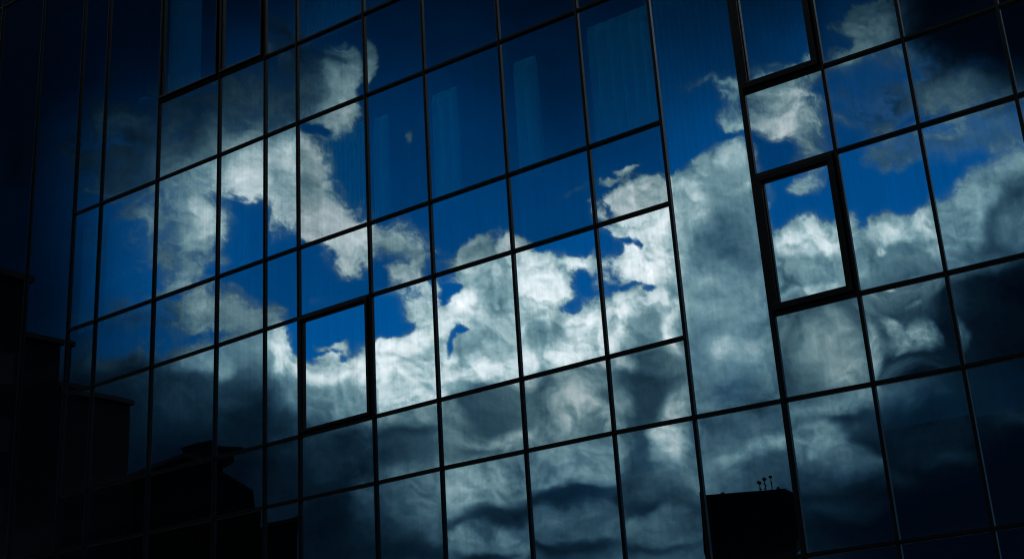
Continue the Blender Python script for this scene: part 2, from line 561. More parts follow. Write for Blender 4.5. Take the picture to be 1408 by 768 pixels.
E(628,459,9,4,-20,.1,None,1,.6)
E(607,478,6,4,-30,.2,None,.9,.6)
E(612,395,14,6,-40,0,None,.8,.6)
E(850,318,16,5,10,.1,None,.8,.6)
E(868,327,10,4,20,.1,None,.8,.6)
E(456,466,9,5,-30,.9,.66,.8,.6)
E(470,474,8,6,0,.9,.6,.8,.6)
E(444,474,20,5,-8,0,None,.7,.6)
# vignette-like edge darkening painted into the sky colour (x,y,rx,ry,turn,strength,softness)
EDGE_DARKENING=[(730,20,360,170,-6,.32,.7),(-60,-80,330,300,-30,1,.8),(0,250,130,330,0,.95,.7),(-60,720,300,330,0,.95,.6),(400,-140,440,200,-4,.9,.75),(800,-150,440,215,0,.85,.7),(1070,-80,110,150,0,.8,.6),
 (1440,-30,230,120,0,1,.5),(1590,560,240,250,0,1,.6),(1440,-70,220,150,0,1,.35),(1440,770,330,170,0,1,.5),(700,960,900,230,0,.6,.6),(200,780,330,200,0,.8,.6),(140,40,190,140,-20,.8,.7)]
def chart(x,y):
    """cloud cover and light on the sky chart"""
    x=x.astype(np.float32);y=y.astype(np.float32)
    w1=fbm(x,y,70,5,1);w2=fbm(x,y,70,5,2)
    X=x+w1*24;Y=y+w2*22
    cov=np.zeros_like(x);lum=np.full_like(x,.4)
    # open sky far from the charted part: broken natural clouds
    out=sst(0,300,np.maximum(np.maximum(-60-x,x-1468),np.maximum(-60-y,y-828)))
    for s in STROKES:
        if s[0]=='E':
            _,cx,cy,rx,ry,an,c,l,st,so=s;so=min(.95,so+.18)
            R=max(rx,ry)*(1+so)+45
            m=(np.abs(x-cx)<R)&(np.abs(y-cy)<R)
            if not m.any():continue
            a=np.radians(an);dx=X[m]-cx;dy=Y[m]-cy
            u=(dx*np.cos(a)+dy*np.sin(a))/rx;v=(-dx*np.sin(a)+dy*np.cos(a))/ry
            w=st*sst(1+so,1-so,np.sqrt(u*u+v*v))
        else:
            _,pts,c,l,st,so=s;so=so*1.9+7
            p=np.array(pts,float);lo=p.min(0)-so-45;hi=p.max(0)+so+45
            m=(x>lo[0])&(x<hi[0])&(y>lo[1])&(y<hi[1])
            if not m.any():continue
            px=X[m];py=Y[m];ins=np.zeros(px.shape,bool);d=np.full(px.shape,1e9,np.float32)
            for i in range(len(p)):
                a,b=p[i-1],p[i];ab=b-a
                t=np.clip(((px-a[0])*ab[0]+(py-a[1])*ab[1])/(ab@ab+1e-9),0,1)
                d=np.minimum(d,np.hypot(px-a[0]-t*ab[0],py-a[1]-t*ab[1]))
                if a[1]!=b[1]:
                    c_=((a[1]>py)!=(b[1]>py))&(px<(b[0]-a[0])*(py-a[1])/(b[1]-a[1])+a[0]);ins^=c_
            sd=np.where(ins,-d,d);w=st*sst(so,-so,sd)
        if c is not None: cov[m]=cov[m]+(c-cov[m])*w
        if l is not None: lum[m]=lum[m]+(l-lum[m])*w
    if out.max()>0:
        n=fbm(x,y,420,6,5)+.35*fbm(x,y,1500,3,6)
        cov=cov*(1-out)+out*sst(-.12,.22,n);lum=lum*(1-out)+out*(.28+.5*fbm(x,y,260,5,8))
    # billows: rounded lumps parted by darker creases on the sunlit tops, soft smears in the shaded deck
    puff=lambda a,b:fbm(a,b,74,4,3,billow=True,gain=.40)
    B=puff(X,Y);W=fbm(x+w1*26,y*1.35+w2*26,60,6,4,gain=.64);S_=fbm(X*.8+Y*.5,Y*1.3-X*.3,120,5,9,gain=.5)
    G=fbm(X,Y,30,5,12,billow=True,gain=.6)
    soft=np.maximum.reduce([sst(1.3,.7,np.hypot((x-a)/rx,(y-b)/ry)) for a,b,rx,ry in ((330,230,190,230),(250,420,150,90),(1080,150,110,100),(560,360,60,60),(1300,140,170,110),(1000,420,60,170))])
    edge=np.clip(4*cov*(1-cov),0,1)**.7
    fx=x+w1*30+fbm(x,y,22,4,14)*16;fy=y+w2*30+fbm(x,y,22,4,15)*16
    Wf=fbm(fx*.9+fy*.25,fy*1.5-fx*.2,30,6,16,gain=.68)                 # fine torn wisps
    c2=cov+edge*((.50*B+.30*G)*(1-.6*soft)+(.35+.45*soft)*W+(.55+.35*soft)*Wf)
    c2=sst(.19,.74+.42*soft,c2)
    halo=.34*sst(.0,.75,cov+.25*W*edge)          # thin haze round the clouds
    cc=1-(1-c2)*(1-halo)
    B2=puff(X+5,Y-6)       # the same lumps a step away: lit from the upper left
    crisp=sst(.08,.42,lum)*(1-.75*soft)
    light=lum*(1+crisp*(.22*B+.9*np.clip(B2-B,-.22,.22)-.10*G)+(.52-.20*crisp)*W+(.72-.40*crisp)*S_+(.20+.14*crisp)*Wf)
    light=light*(.80+.20*sst(0,.9,c2))
    light=(light*c2+.30*(1-c2)*halo)/np.maximum(cc,1e-4);c2=cc
    # overhead, past the charted part: bright cloud added to light the curtains
    hi=sst(-220,-700,y)
    c2=c2*(1-hi)+hi*np.clip(.75+.6*fbm(x,y,600,4,30),0,1);light=light*(1-hi)+hi*(1.5+.3*fbm(x,y,300,4,31))
    # painted edge darkening: smooth near-black patches blended over cloud and open sky
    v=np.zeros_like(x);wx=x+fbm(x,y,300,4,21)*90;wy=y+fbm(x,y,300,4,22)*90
    for cx,cy,rx,ry,an,st,so in EDGE_DARKENING:
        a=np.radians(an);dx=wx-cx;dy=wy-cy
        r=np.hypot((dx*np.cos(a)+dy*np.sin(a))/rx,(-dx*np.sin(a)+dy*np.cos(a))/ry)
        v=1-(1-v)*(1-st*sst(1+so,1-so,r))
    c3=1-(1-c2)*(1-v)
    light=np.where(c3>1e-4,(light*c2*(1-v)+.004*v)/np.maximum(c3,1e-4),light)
    return c3,np.clip(light,0.0,2.0)
def ramp(l):
    xs=[0,.05,.1,.2,.35,.5,.65,.8,1.0,1.2,2.0]
    r=[0,.0025,.008,.028,.085,.165,.305,.475,.665,.77,2.0];g=[.001,.010,.026,.070,.165,.27,.41,.56,.715,.79,2.2];b=[.004,.020,.047,.105,.205,.305,.44,.585,.74,.82,2.3]
    return np.stack([np.interp(l,xs,c) for c in (r,g,b)],-1)

SC=bpy.context.scene; COL=SC.collection; R=math.radians
# ------------------------------------------------------------------ helpers
def link(o,parent=None):
    COL.objects.link(o)
    if parent is not None:o.parent=parent
    return o
def tag(o,label=None,cat=None,group=None,kind=None):
    for k,v in (('label',label),('category',cat),('group',group),('kind',kind)):
        if v:o[k]=v
    return o
def empty(name,loc,label,cat,group=None):
    o=bpy.data.objects.new(name,None);o.location=loc;link(o);return tag(o,label,cat,group)
class MB:
    def __init__(s):s.v=[];s.f=[];s.smooth=False
    def box(s,x0,y0,z0,x1,y1,z1):
        n=len(s.v)
        s.v+=[(x0,y0,z0),(x1,y0,z0),(x1,y1,z0),(x0,y1,z0),(x0,y0,z1),(x1,y0,z1),(x1,y1,z1),(x0,y1,z1)]
        s.f+=[tuple(n+i for i in q) for q in ((0,3,2,1),(4,5,6,7),(0,1,5,4),(1,2,6,5),(2,3,7,6),(3,0,4,7))];return s
    def hull(s,pts,faces):
        n=len(s.v);s.v+=list(pts);s.f+=[tuple(n+i for i in q) for q in faces];return s
    def prism(s,poly,z0,z1):
        n=len(s.v);k=len(poly);s.v+=[(x,y,z0) for x,y in poly]+[(x,y,z1) for x,y in poly]
        s.f+=[tuple(n+i for i in reversed(range(k))),tuple(n+k+i for i in range(k))]+[(n+i,n+(i+1)%k,n+k+(i+1)%k,n+k+i) for i in range(k)];return s
    def lathe(s,cx,cy,prof,seg=12):
        n=len(s.v)
        for r,z in prof:
            s.v+=[(cx+r*math.cos(2*math.pi*i/seg),cy+r*math.sin(2*math.pi*i/seg),z) for i in range(seg)]
        for j in range(len(prof)-1):
            for i in range(seg):
                a=n+j*seg+i;b=n+j*seg+(i+1)%seg;s.f.append((a,b,b+seg,a+seg))
        s.f.append(tuple(n+i for i in reversed(range(seg))));m=n+(len(prof)-1)*seg;s.f.append(tuple(m+i for i in range(seg)));return s
    def tube(s,p,q,r,seg=8):
        p=Vector(p);q=Vector(q);d=(q-p).normalized();a=d.orthogonal().normalized();b=d.cross(a);n=len(s.v)
        for c in (p,q):
            s.v+=[tuple(c+r*(a*math.cos(2*math.pi*i/seg)+b*math.sin(2*math.pi*i/seg))) for i in range(seg)]
        s.f+=[(n+i,n+(i+1)%seg,n+seg+(i+1)%seg,n+seg+i) for i in range(seg)]+[tuple(n+i for i in reversed(range(seg))),tuple(n+seg+i for i in range(seg))];return s
    def build(s,name,mat,parent=None,bevel=0,smooth=False):
        m=bpy.data.meshes.new(name);m.from_pydata(s.v,[],s.f);m.update()
        m.materials.append(mat)
        if smooth:m.polygons.foreach_set('use_smooth',[True]*len(m.polygons))
        o=bpy.data.objects.new(name,m);link(o,parent)
        if bevel:
            b=o.modifiers.new('bevel','BEVEL');b.width=bevel;b.segments=2;b.limit_method='ANGLE'
        return o
def nodes(name):
    m=bpy.data.materials.new(name);m.use_nodes=True;t=m.node_tree;t.nodes.clear()
    out=t.nodes.new('ShaderNodeOutputMaterial')
    def N(kind,**kw):
        n=t.nodes.new(kind)
        for k,v in kw.items():
            if k in n.inputs.keys():n.inputs[k].default_value=v
            else:setattr(n,k,v)
        return n
    return m,t,N,out,t.links.new
def solid(name,c1,c2,scale=3.,rough=.6,metal=0.,bump=.0,bscale=60.):
    m,t,N,out,L=nodes(name)
    p=N('ShaderNodeBsdfPrincipled',Roughness=rough,Metallic=metal)
    if c2[1]<.025:p.inputs['Specular IOR Level'].default_value=.16 if 'alum' in name else .08
    co=N('ShaderNodeTexCoord');n=N('ShaderNodeTexNoise',Scale=scale,Detail=8.,Roughness=.6)
    L(co.outputs['Object'],n.inputs['Vector'])
    r=N('ShaderNodeValToRGB');r.color_ramp.elements[0].color=(*c1,1);r.color_ramp.elements[1].color=(*c2,1)
    r.color_ramp.elements[0].position=.3;r.color_ramp.elements[1].position=.7
    L(n.outputs['Fac'],r.inputs['Fac']);L(r.outputs['Color'],p.inputs['Base Color'])
    mr=N('ShaderNodeMapRange');mr.inputs['To Min'].default_value=rough-.08;mr.inputs['To Max'].default_value=rough+.1
    L(n.outputs['Fac'],mr.inputs['Value']);L(mr.outputs['Result'],p.inputs['Roughness'])
    if bump:
        b=N('ShaderNodeBump',Strength=bump,Distance=.01);n2=N('ShaderNodeTexNoise',Scale=bscale,Detail=5.)
        L(co.outputs['Object'],n2.inputs['Vector']);L(n2.outputs['Fac'],b.inputs['Height']);L(b.outputs['Normal'],p.inputs['Normal'])
    L(p.outputs[0],out.inputs['Surface']);return m
# ------------------------------------------------------------------ materials
def glass_material():
    """solar-control glass: a strong cool mirror coat over a dark see-through tint; the coat differs a little from pane to pane"""
    m,t,N,out,L=nodes('solar_glass')
    gl=N('ShaderNodeBsdfGlossy',Roughness=.0);gl.inputs['Color'].default_value=(.90,.98,1,1)
    tr=N('ShaderNodeBsdfTransparent');tr.inputs['Color'].default_value=(.22,.86,1,1)
    oi=N('ShaderNodeObjectInfo');sep=N('ShaderNodeSeparateColor');L(oi.outputs['Color'],sep.inputs[0])
    fr=N('ShaderNodeFresnel',IOR=1.5)
    ma=N('ShaderNodeMath',operation='ADD');L(sep.outputs[0],ma.inputs[0]);L(fr.outputs[0],ma.inputs[1])
    # faint dried rain runs and dust, mostly a slight loss of polish
    co=N('ShaderNodeTexCoord');mp=N('ShaderNodeMapping');mp.inputs['Scale'].default_value=(15,1,.45)
    L(co.outputs['Object'],mp.inputs['Vector']);n=N('ShaderNodeTexNoise',Scale=1.,Detail=6.,Roughness=.6);L(mp.outputs[0],n.inputs['Vector'])
    mr=N('ShaderNodeMapRange');mr.inputs['From Min'].default_value=.35;mr.inputs['From Max'].default_value=.7;mr.inputs['To Min'].default_value=1.0;mr.inputs['To Max'].default_value=.86
    L(n.outputs['Fac'],mr.inputs['Value'])
    mu=N('ShaderNodeMath',operation='MULTIPLY',use_clamp=True);L(ma.outputs[0],mu.inputs[0]);L(mr.outputs[0],mu.inputs[1])
    mx=N('ShaderNodeMixShader');L(mu.outputs[0],mx.inputs[0]);L(tr.outputs[0],mx.inputs[1]);L(gl.outputs[0],mx.inputs[2])
    # dust: a thin grey film, thicker along the lower edge and in the corners
    uv=N('ShaderNodeAttribute',attribute_name='pane_edge');n3=N('ShaderNodeTexNoise',Scale=7.,Detail=7.,Roughness=.7);L(co.outputs['Object'],n3.inputs['Vector'])
    m1=N('ShaderNodeMath',operation='MULTIPLY');L(uv.outputs['Fac'],m1.inputs[0]);L(n3.outputs['Fac'],m1.inputs[1])
    m2=N('ShaderNodeMath',operation='MULTIPLY');m2.inputs[1].default_value=.03;L(m1.outputs[0],m2.inputs[0])
    m3=N('ShaderNodeMapRange');m3.inputs['From Min'].default_value=.52;m3.inputs['From Max'].default_value=.8;m3.inputs['To Max'].default_value=.008;L(n.outputs['Fac'],m3.inputs['Value'])
    m4=N('ShaderNodeMath',operation='ADD');L(m2.outputs[0],m4.inputs[0]);L(m3.outputs[0],m4.inputs[1])
    df=N('ShaderNodeBsdfDiffuse');df.inputs['Color'].default_value=(.30,.32,.33,1)
    mz=N('ShaderNodeMixShader');L(m4.outputs[0],mz.inputs[0]);L(mx.outputs[0],mz.inputs[1]);L(df.outputs[0],mz.inputs[2])
    L(mz.outputs[0],out.inputs['Surface']);return m
def cloth_material(name,c,tr=.35,sheer=False):
    m,t,N,out,L=nodes(name)
    d=N('ShaderNodeBsdfDiffuse');d.inputs['Color'].default_value=(*c,1);s=N('ShaderNodeBsdfTranslucent');s.inputs['Color'].default_value=(*c,1)
    co=N('ShaderNodeTexCoord');w=N('ShaderNodeTexNoise',Scale=220.,Detail=2.);L(co.outputs['Object'],w.inputs['Vector'])
    b=N('ShaderNodeBump',Strength=.15,Distance=.002);L(w.outputs['Fac'],b.inputs['Height']);L(b.outputs['Normal'],d.inputs['Normal'])
    mx=N('ShaderNodeMixShader');mx.inputs[0].default_value=tr;L(d.outputs[0],mx.inputs[1]);L(s.outputs[0],mx.inputs[2])
    if sheer:
        # thin gathered cloth: densest where a fold is seen edge-on
        lw=N('ShaderNodeLayerWeight',Blend=.5);mr=N('ShaderNodeMapRange');mr.inputs['From Min'].default_value=.2;mr.inputs['From Max'].default_value=.7;mr.inputs['To Min'].default_value=.36;mr.inputs['To Max'].default_value=.8
        L(lw.outputs['Facing'],mr.inputs['Value']);tp=N('ShaderNodeBsdfTransparent');m2=N('ShaderNodeMixShader');L(mr.outputs[0],m2.inputs[0]);L(tp.outputs[0],m2.inputs[1]);L(mx.outputs[0],m2.inputs[2]);mx=m2
    L(mx.outputs[0],out.inputs['Surface']);return m
GLASS=glass_material()
ALU=solid('dark_bronze_aluminium',(.0015,.0012,.0010),(.0036,.0026,.0022),6.,.34,.55,.05,300.)
GASKET=solid('black_rubber_gasket',(.006,.006,.006),(.012,.012,.012),9.,.7)
INNER=solid('dark_interior_plaster',(.012,.012,.014),(.02,.02,.022),.8,.8)
SLAB=solid('concrete_slab',(.012,.012,.013),(.024,.024,.024),1.5,.85)
CLOTH=cloth_material('pale_voile',(.80,.98,.99),.08,True)
BLIND=cloth_material('blue_grey_blind',(.42,.62,.80),.2)
BRICK_DK=solid('soot_dark_render',(.004,.0038,.0036),(.009,.008,.0078),1.3,.9,0,.3,30.)
SLATE=solid('wet_dark_slate',(.004,.0045,.005),(.008,.009,.010),2.5,.6,0,.4,14.)
ASPH=solid('asphalt',(.022,.022,.023),(.045,.044,.043),.9,.85,0,.5,120.)
PAVE=solid('dark_wet_paving',(.022,.022,.021),(.045,.044,.042),1.1,.85,0,.4,40.)
KERB=solid('kerb_stone',(.08,.08,.078),(.14,.138,.135),2.,.8,0,.3,50.)
PAINT=solid('road_paint',(.45,.45,.43),(.75,.75,.72),5.,.6)
STEEL=solid('dark_steel',(.02,.02,.022),(.05,.05,.052),5.,.5,.7)
LEAF=solid('dark_leaves',(.012,.022,.010),(.03,.05,.02),12.,.7)
LAMP=solid('white_lamp_glass',(.55,.57,.6),(.7,.72,.74),5.,.3)
# ------------------------------------------------------------------ curtain wall lattice (metres)
MX=[-34.9,-33.4,-31.9,-30.4,-28.46,-26.64,-25.58,-23.48,-21.33,-19.81,-18.79,-16.76,-15.12,-13.17,-11.29,-9.71,-8.07,-6.56,-5.14,-3.59,-2.05,-.5,1.1,2.6]
MX=[x*.8 for x in MX]                       # mullion lines; MX[4] is the first one the photograph shows
def row(pts):
    xs=[p[0]*.8 for p in pts];zs=[1.6+.8*p[1] for p in pts]
    return lambda x:float(np.interp(x,xs,zs))
const=lambda z:(lambda x:z)
ROW={'base':const(.45),'g':const(1.6+.8*2.74),'f':row([(-19,5.30),(-15,5.33),(-11,5.31),(-8,5.25),(-5,5.18)]),
 'e':row([(-19.8,6.62),(-16,6.67),(-10,6.71),(-7,6.73),(-4,6.68)]),'d':row([(-25.5,9.12),(-21,9.19),(-18,9.25),(-3,9.24)]),
 'c':row([(-26,10.79),(-19,10.86),(-8,10.87),(-5,10.84)]),'b':row([(-26,13.93),(-18,13.91),(-10,13.83)]),'a':row([(-23,16.08),(-19,15.97),(-15,15.93)]),
 'n':const(1.6+.8*19.7),'p':const(1.6+.8*21.6),'q':const(1.6+.8*24.6),'top':const(48.)}
ORDER=['base','g','f','e','d','c','b','a','n','p','q']
WALL_Z1=1.6+.8*26.6
bld=empty('office_building',(-13,0,0),'dark office block with a mirrored glass curtain wall reflecting blue sky and clouds','building')
def P_(mb,name,mat,**k):
    # parts are modelled in world metres and hung on the building's own origin
    mb.v=[(x+13,y,z) for x,y,z in mb.v];return mb.build(name,mat,bld,**k)
FULL={3:None}
def cells():
    """(column, lower row, upper row): where panes stand between mullions and transoms"""
    out=[]
    for i in range(len(MX)-1):
        k=i-3            # k = 1 for the strip right of the photograph's first mullion
        if k==12: seq=['base','g','f','p','q']          # the tall undivided strip
        elif k<=1: seq=['base','g','f','p','q']
        elif k in(2,): seq=['base','g','f','e','d','c','b','p','q']
        elif k==3: seq=['base','g','f','e','d','c','b','p','q']
        else: seq=ORDER
        out+=[(i,a,b) for a,b in zip(seq,seq[1:])]
    return out
CELLS=cells()
CASE={(7,'d','e'):0,(13,'d','e'):0,(4,'n','a'):0,(5,'n','a'):0,(13,'b','c'):0}
CASE={(k,lo,hi) for (k,hi,lo) in CASE}
CASE={(7,'e','d'),(13,'e','d'),(4,'a','n'),(5,'a','n'),(13,'c','b')}
# mullion bars: a box with a narrower cap, standing proud of the glass
def mullion(x,w=.048,z0=.3,z1=WALL_Z1):
    mb=MB();mb.box(x-w/2,-.036,z0,x+w/2,.06,z1);mb.box(x-w*.30,-.048,z0,x+w*.30,-.0362,z1);return mb
for i,x in enumerate(MX):
    k=i-3
    w={13:.08,8:.054}.get(k,.048)
    o=P_(mullion(x,w),'mullion',ALU,bevel=.004)
for r in ORDER[1:]:
    mb=MB();H=.056
    def seg(i0,i1,mb=mb,r=r,H=H):
        # one straight run of bars between two mullions, ends butting on the mullion sides
        for i in range(i0,i1):
            x0=MX[i]+.026;x1=MX[i+1]-.026;za=ROW[r](MX[i]);zb=ROW[r](MX[i+1])
            for (y0,y1,h) in ((-.031,.058,H),(-.041,-.0312,H*.5)):
                mb.hull([(x0,y0,za-h/2),(x1,y0,zb-h/2),(x1,y1,zb-h/2),(x0,y1,za-h/2),(x0,y0,za+h/2),(x1,y0,zb+h/2),(x1,y1,zb+h/2),(x0,y1,za+h/2)],
                        ((0,3,2,1),(4,5,6,7),(0,1,5,4),(1,2,6,5),(2,3,7,6),(3,0,4,7)))
    have=set()
    for i,a,b in CELLS:
        if a==r or b==r:have.add(i)
    runs=[];
    for i in sorted(have):
        if runs and runs[-1][1]==i:runs[-1][1]=i+1
        else:runs.append([i,i+1])
    for i0,i1 in runs:
        mb.v=[];mb.f=[];seg(i0,i1);P_(mb,'transom',ALU)
# panes: each a slightly bowed, slightly tilted sheet, as toughened glass really is
def pane_mesh(name,x0,x1,zb0,zb1,zt0,zt1,bow,tx,tz,roll,edge,n=22,y=.0):
    vs=[];cz=(zb0+zt0)/2;cx=(x0+x1)/2
    for j in range(n+1):
        for i in range(n+1):
            u=i/n;v=j/n;x=x0+(x1-x0)*u
            z=(zb0*(1-u)+zb1*u)*(1-v)+(zt0*(1-u)+zt1*u)*v
            p=16*u*(1-u)*v*(1-v)
            q=edge*(math.exp(-v/.16)*math.sin(math.pi*u)+.5*math.exp(-(1-v)/.14)*math.sin(math.pi*u)+.4*math.exp(-u/.12)+.4*math.exp(-(1-u)/.12))
            w=roll*math.sin(x*9+z*1.1)*.5+roll*.4*math.sin(z*13+x*2)
            vs.append((x+13,y+bow*p+q+w+tx*(x-cx)+tz*(z-cz),z))
    fs=[(j*(n+1)+i,j*(n+1)+i+1,(j+1)*(n+1)+i+1,(j+1)*(n+1)+i) for j in range(n) for i in range(n)]
    m=bpy.data.meshes.new(name);m.from_pydata(vs,[],fs);m.materials.append(GLASS);m.polygons.foreach_set('use_smooth',[True]*len(fs))
    at=m.attributes.new('pane_edge','FLOAT','POINT')
    at.data.foreach_set('value',[min(1,math.exp(-(j/n)/.05)+.5*math.exp(-min(i/n,1-i/n)/.04)*math.exp(-(j/n)/.5)+.3*math.exp(-(1-j/n)/.03)) for j in range(n+1) for i in range(n+1)]);return m
SWIRL={(13,'f','e'):(.0022,.0012),(14,'f','e'):(-.0026,.0020),(12,'f','p'):(.0006,.0009),(10,'f','e'):(.0012,.0009),(11,'f','e'):(.0012,.0006),(8,'f','e'):(.0008,.0005),
 (9,'f','e'):(.0016,.0008),(10,'g','f'):(.0018,.0008),(11,'g','f'):(.0012,.0009),(9,'g','f'):(.0010,.0008),(8,'g','f'):(.0010,.0008),(12,'g','f'):(.0012,.0007),(13,'g','f'):(.0014,.0009),
 (8,'e','d'):(.0010,.0009),(7,'f','e'):(.0006,.0006),(14,'g','f'):(.001,.001)}
# how strong each pane's mirror coat is; the short spandrel panes are an older, duller glass
def coat(k,lo,hi):
    c=.60
    if (lo,hi)==('e','d'):c=.72
    if (lo,hi) in (('d','c'),('f','e')):c=.50
    if (lo,hi)==('b','a'):c=.34 if k>=8 else .42
    if (k,lo,hi)==(3,'b','p') or (k,lo,hi)==(2,'b','p'):c=.46
    if k>=7 and (lo,hi)==('c','b'):c=.42
    if k in(4,13) and lo=='a' or (k,lo)==(13,'c'):c=.46
    if k==12:c=.68
    if k<=1:c=.42
    if (k,lo) in ((13,'e'),(13,'c')):c=.72
    return c+random.uniform(-.03,.03)
TILT={(12,'g','f'):(0.000,0),(7,'g','f'):(.0008,0)}
extra=MB();n_small=[]
for (i,lo,hi) in CELLS:
    k=i-3;x0=MX[i]+.022;x1=MX[i+1]-.022
    zb0=ROW[lo](MX[i])+.025;zb1=ROW[lo](MX[i+1])+.025;zt0=ROW[hi](MX[i])-.025;zt1=ROW[hi](MX[i+1])-.025
    bow,edge=SWIRL.get((k,lo,hi),(random.uniform(-.0007,.0009),random.uniform(0,.00035)))
    tx,tz=random.uniform(-.0032,.0032),random.uniform(-.0026,.0026)
    if (k,lo,hi) in TILT:tx,tz=TILT[(k,lo,hi)]
    if k>12:tx*=.8
    roll=.00002 if k<=12 else .00003
    seen=(-1<=k<=16) and hi not in('q',) and lo not in('n','base') and not(k<4 and hi=='e')
    tall=ROW[hi](0)-ROW[lo](0)
    if (k,lo,hi) in CASE:
        cw=empty_part=bpy.data.objects.new('casement_window',None);link(cw,bld);cw['label']='opening window with a heavy dark sash'
        f=.085 if k==13 else (.05 if k==7 else .03);e=.006
        a0=MX[i]+.034+e;a1=MX[i+1]-.034-e;B0=zb0+.008;B1=zb1+.008;T0=zt0-.008;T1=zt1-.008
        sb=MB()
        def bar(p0,p1,p2,p3,ya,yb,sb=sb):
            pts=[(p[0]+13,ya,p[1]) for p in (p0,p1,p2,p3)]+[(p[0]+13,yb,p[1]) for p in (p0,p1,p2,p3)]
            sb.hull(pts,((0,1,2,3),(7,6,5,4),(0,4,5,1),(1,5,6,2),(2,6,7,3),(3,7,4,0)))
        lerp=lambda a,b,t:a+(b-a)*t
        bar((a0,B0),(a1,B1),(a1,B1+f),(a0,B0+f),-.088,.05)
        bar((a0,T0-f),(a1,T1-f),(a1,T1),(a0,T0),-.088,.05)
        bar((a0,B0+f+.0005),(a0+f,B0+f+.0005),(a0+f,T0-f-.0005),(a0,T0-f-.0005),-.086,.05)
        bar((a1-f,B1+f+.0005),(a1,B1+f+.0005),(a1,T1-f-.0005),(a1-f,T1-f-.0005),-.086,.05)
        # stepped inner bead
        g=.016
        bar((a0+f,B0+f),(a1-f,B1+f),(a1-f,B1+f+g),(a0+f,B0+f+g),-.045,-.012)
        bar((a0+f,T0-f-g),(a1-f,T1-f-g),(a1-f,T1-f),(a0+f,T0-f),-.045,-.012)
        bar((a0+f,B0+f+g),(a0+f+g,B0+f+g),(a0+f+g,T0-f-g),(a0+f,T0-f-g),-.044,-.012)
        bar((a1-f-g,B1+f+g),(a1-f,B1+f+g),(a1-f,T1-f-g),(a1-f-g,T1-f-g),-.044,-.012)
        sash=sb.build('sash',ALU,cw,bevel=.003)
        x0=a0+f-.004;x1=a1-f+.004;zb0=B0+f-.004;zb1=B1+f-.004;zt0=T0-f+.004;zt1=T1-f+.004
        m=pane_mesh('pane',x0,x1,zb0,zb1,zt0,zt1,bow,tx,tz,roll,edge,y=-.012);o=bpy.data.objects.new('pane',m);link(o,cw)
        o.color=(coat(k,lo,hi),1,1,1);continue
    if not seen:
        extra.hull([(x0+13,0,zb0),(x1+13,0,zb1),(x1+13,0,zt1),(x0+13,0,zt0)],((0,1,2,3),));continue
    m=pane_mesh('window_pane',x0,x1,zb0,zb1,zt0,zt1,bow,tx,tz,roll,edge)
    o=bpy.data.objects.new('window_pane',m);link(o,bld);o.color=(coat(k,lo,hi),1,1,1)
ex=extra.build('outer_glazing',GLASS,bld);ex.color=(.55,1,1,1);ex['kind']='stuff'
# body of the building behind and above the glass
XA,XB=MX[0]-.06,MX[-1]+.06
DEEP=18.
for k_,z in enumerate([.0,1.6+.8*5.75,1.6+.8*9.9,1.6+.8*14.9,1.6+.8*20.4]):
    mb=MB();mb.box(XA,.45,z,XB,DEEP-.3,z+.35);P_(mb,'floor_slab',SLAB)
mb=MB();mb.box(XA,6.,.351,XB,6.2,WALL_Z1-.3);P_(mb,'inner_wall',INNER)
mb=MB();mb.box(XA-58,-.05,0,XA-.002,DEEP,WALL_Z1);P_(mb,'shade_wing',SLAB)  # unseen wing, added so its shadow covers the blocks opposite
mb=MB();mb.box(XB+.002,-.05,0,XB+2.2,DEEP,WALL_Z1);P_(mb,'end_wall',SLAB)
mb=MB();mb.box(XA,DEEP-.29,0,XB,DEEP,WALL_Z1);P_(mb,'rear_wall',SLAB)
mb=MB();mb.box(XA-58,-.05,WALL_Z1+.002,XB+2.2,DEEP,56.);P_(mb,'raised_shade_storeys',SLAB)  # height raised so the shadow reaches the blocks opposite
mb=MB();mb.box(XA-58.2,-.25,56.002,XB+2.4,DEEP+.2,56.5);P_(mb,'roof',SLATE)
mb=MB();mb.box(XA,-.02,.0,XB,.30,.45);P_(mb,'plinth',SLAB)
# ------------------------------------------------------------------ what hangs behind the glass
def curtain(x0,x1,z0,z1,y,pitch,amp,label,group='curtains behind the glass',name='curtain',mat=CLOTH,fray=.0):
    o_=MB();amp=amp*1.5;n=max(16,int((x1-x0)/pitch*16));zs=[z0,z0+(z1-z0)*.35,z1-.22,z1];ph=random.uniform(0,6);rr=random.Random(int(abs(x0)*1000))
    base=[];fold=[]   # omega pleats: the cloth doubles back on itself
    for i in range(n+1):
        th_=i/16*2*math.pi+ph+.9*math.sin(i*.05+ph);base.append(math.cos(th_));fold.append(-pitch*(.34+.10*math.sin(i*.09+ph))*math.sin(th_))
    for th in (0,.004):
        for j,z in enumerate(zs):
            t=1-.18*fray*(j in(0,))
            for i in range(n+1):
                o_.v.append((min(x1,max(x0,x0+(x1-x0)*i/n+fold[i]*(1.05,1.,.9,.6)[j]))+.004*math.sin(j*1.3+ph),y+th+amp*base[i]*(1.1,1.,.85,.2)[j],z))
    M=(n+1);K=len(zs)*M
    for j in range(len(zs)-1):
        for i in range(n):
            a=j*M+i;o_.f.append((a,a+1,a+1+M,a+M));o_.f.append((K+a+M,K+a+1+M,K+a+1,K+a))
    for i in range(n):
        o_.f.append((i+1,i,K+i,K+i+1));a=(len(zs)-1)*M+i;o_.f.append((a,a+1,K+a+1,K+a))
    for j in range(len(zs)-1):
        a=j*M;o_.f.append((a,a+M,K+a+M,K+a));a=j*M+n;o_.f.append((a+M,a,K+a,K+a+M))
    ox=(x0+x1)/2
    o_.v=[(vx-ox,vy-y,vz-z0) for vx,vy,vz in o_.v]
    o=o_.build(name,mat,None,smooth=True);o.location=(ox,y,z0);return tag(o,label,'curtain',group)
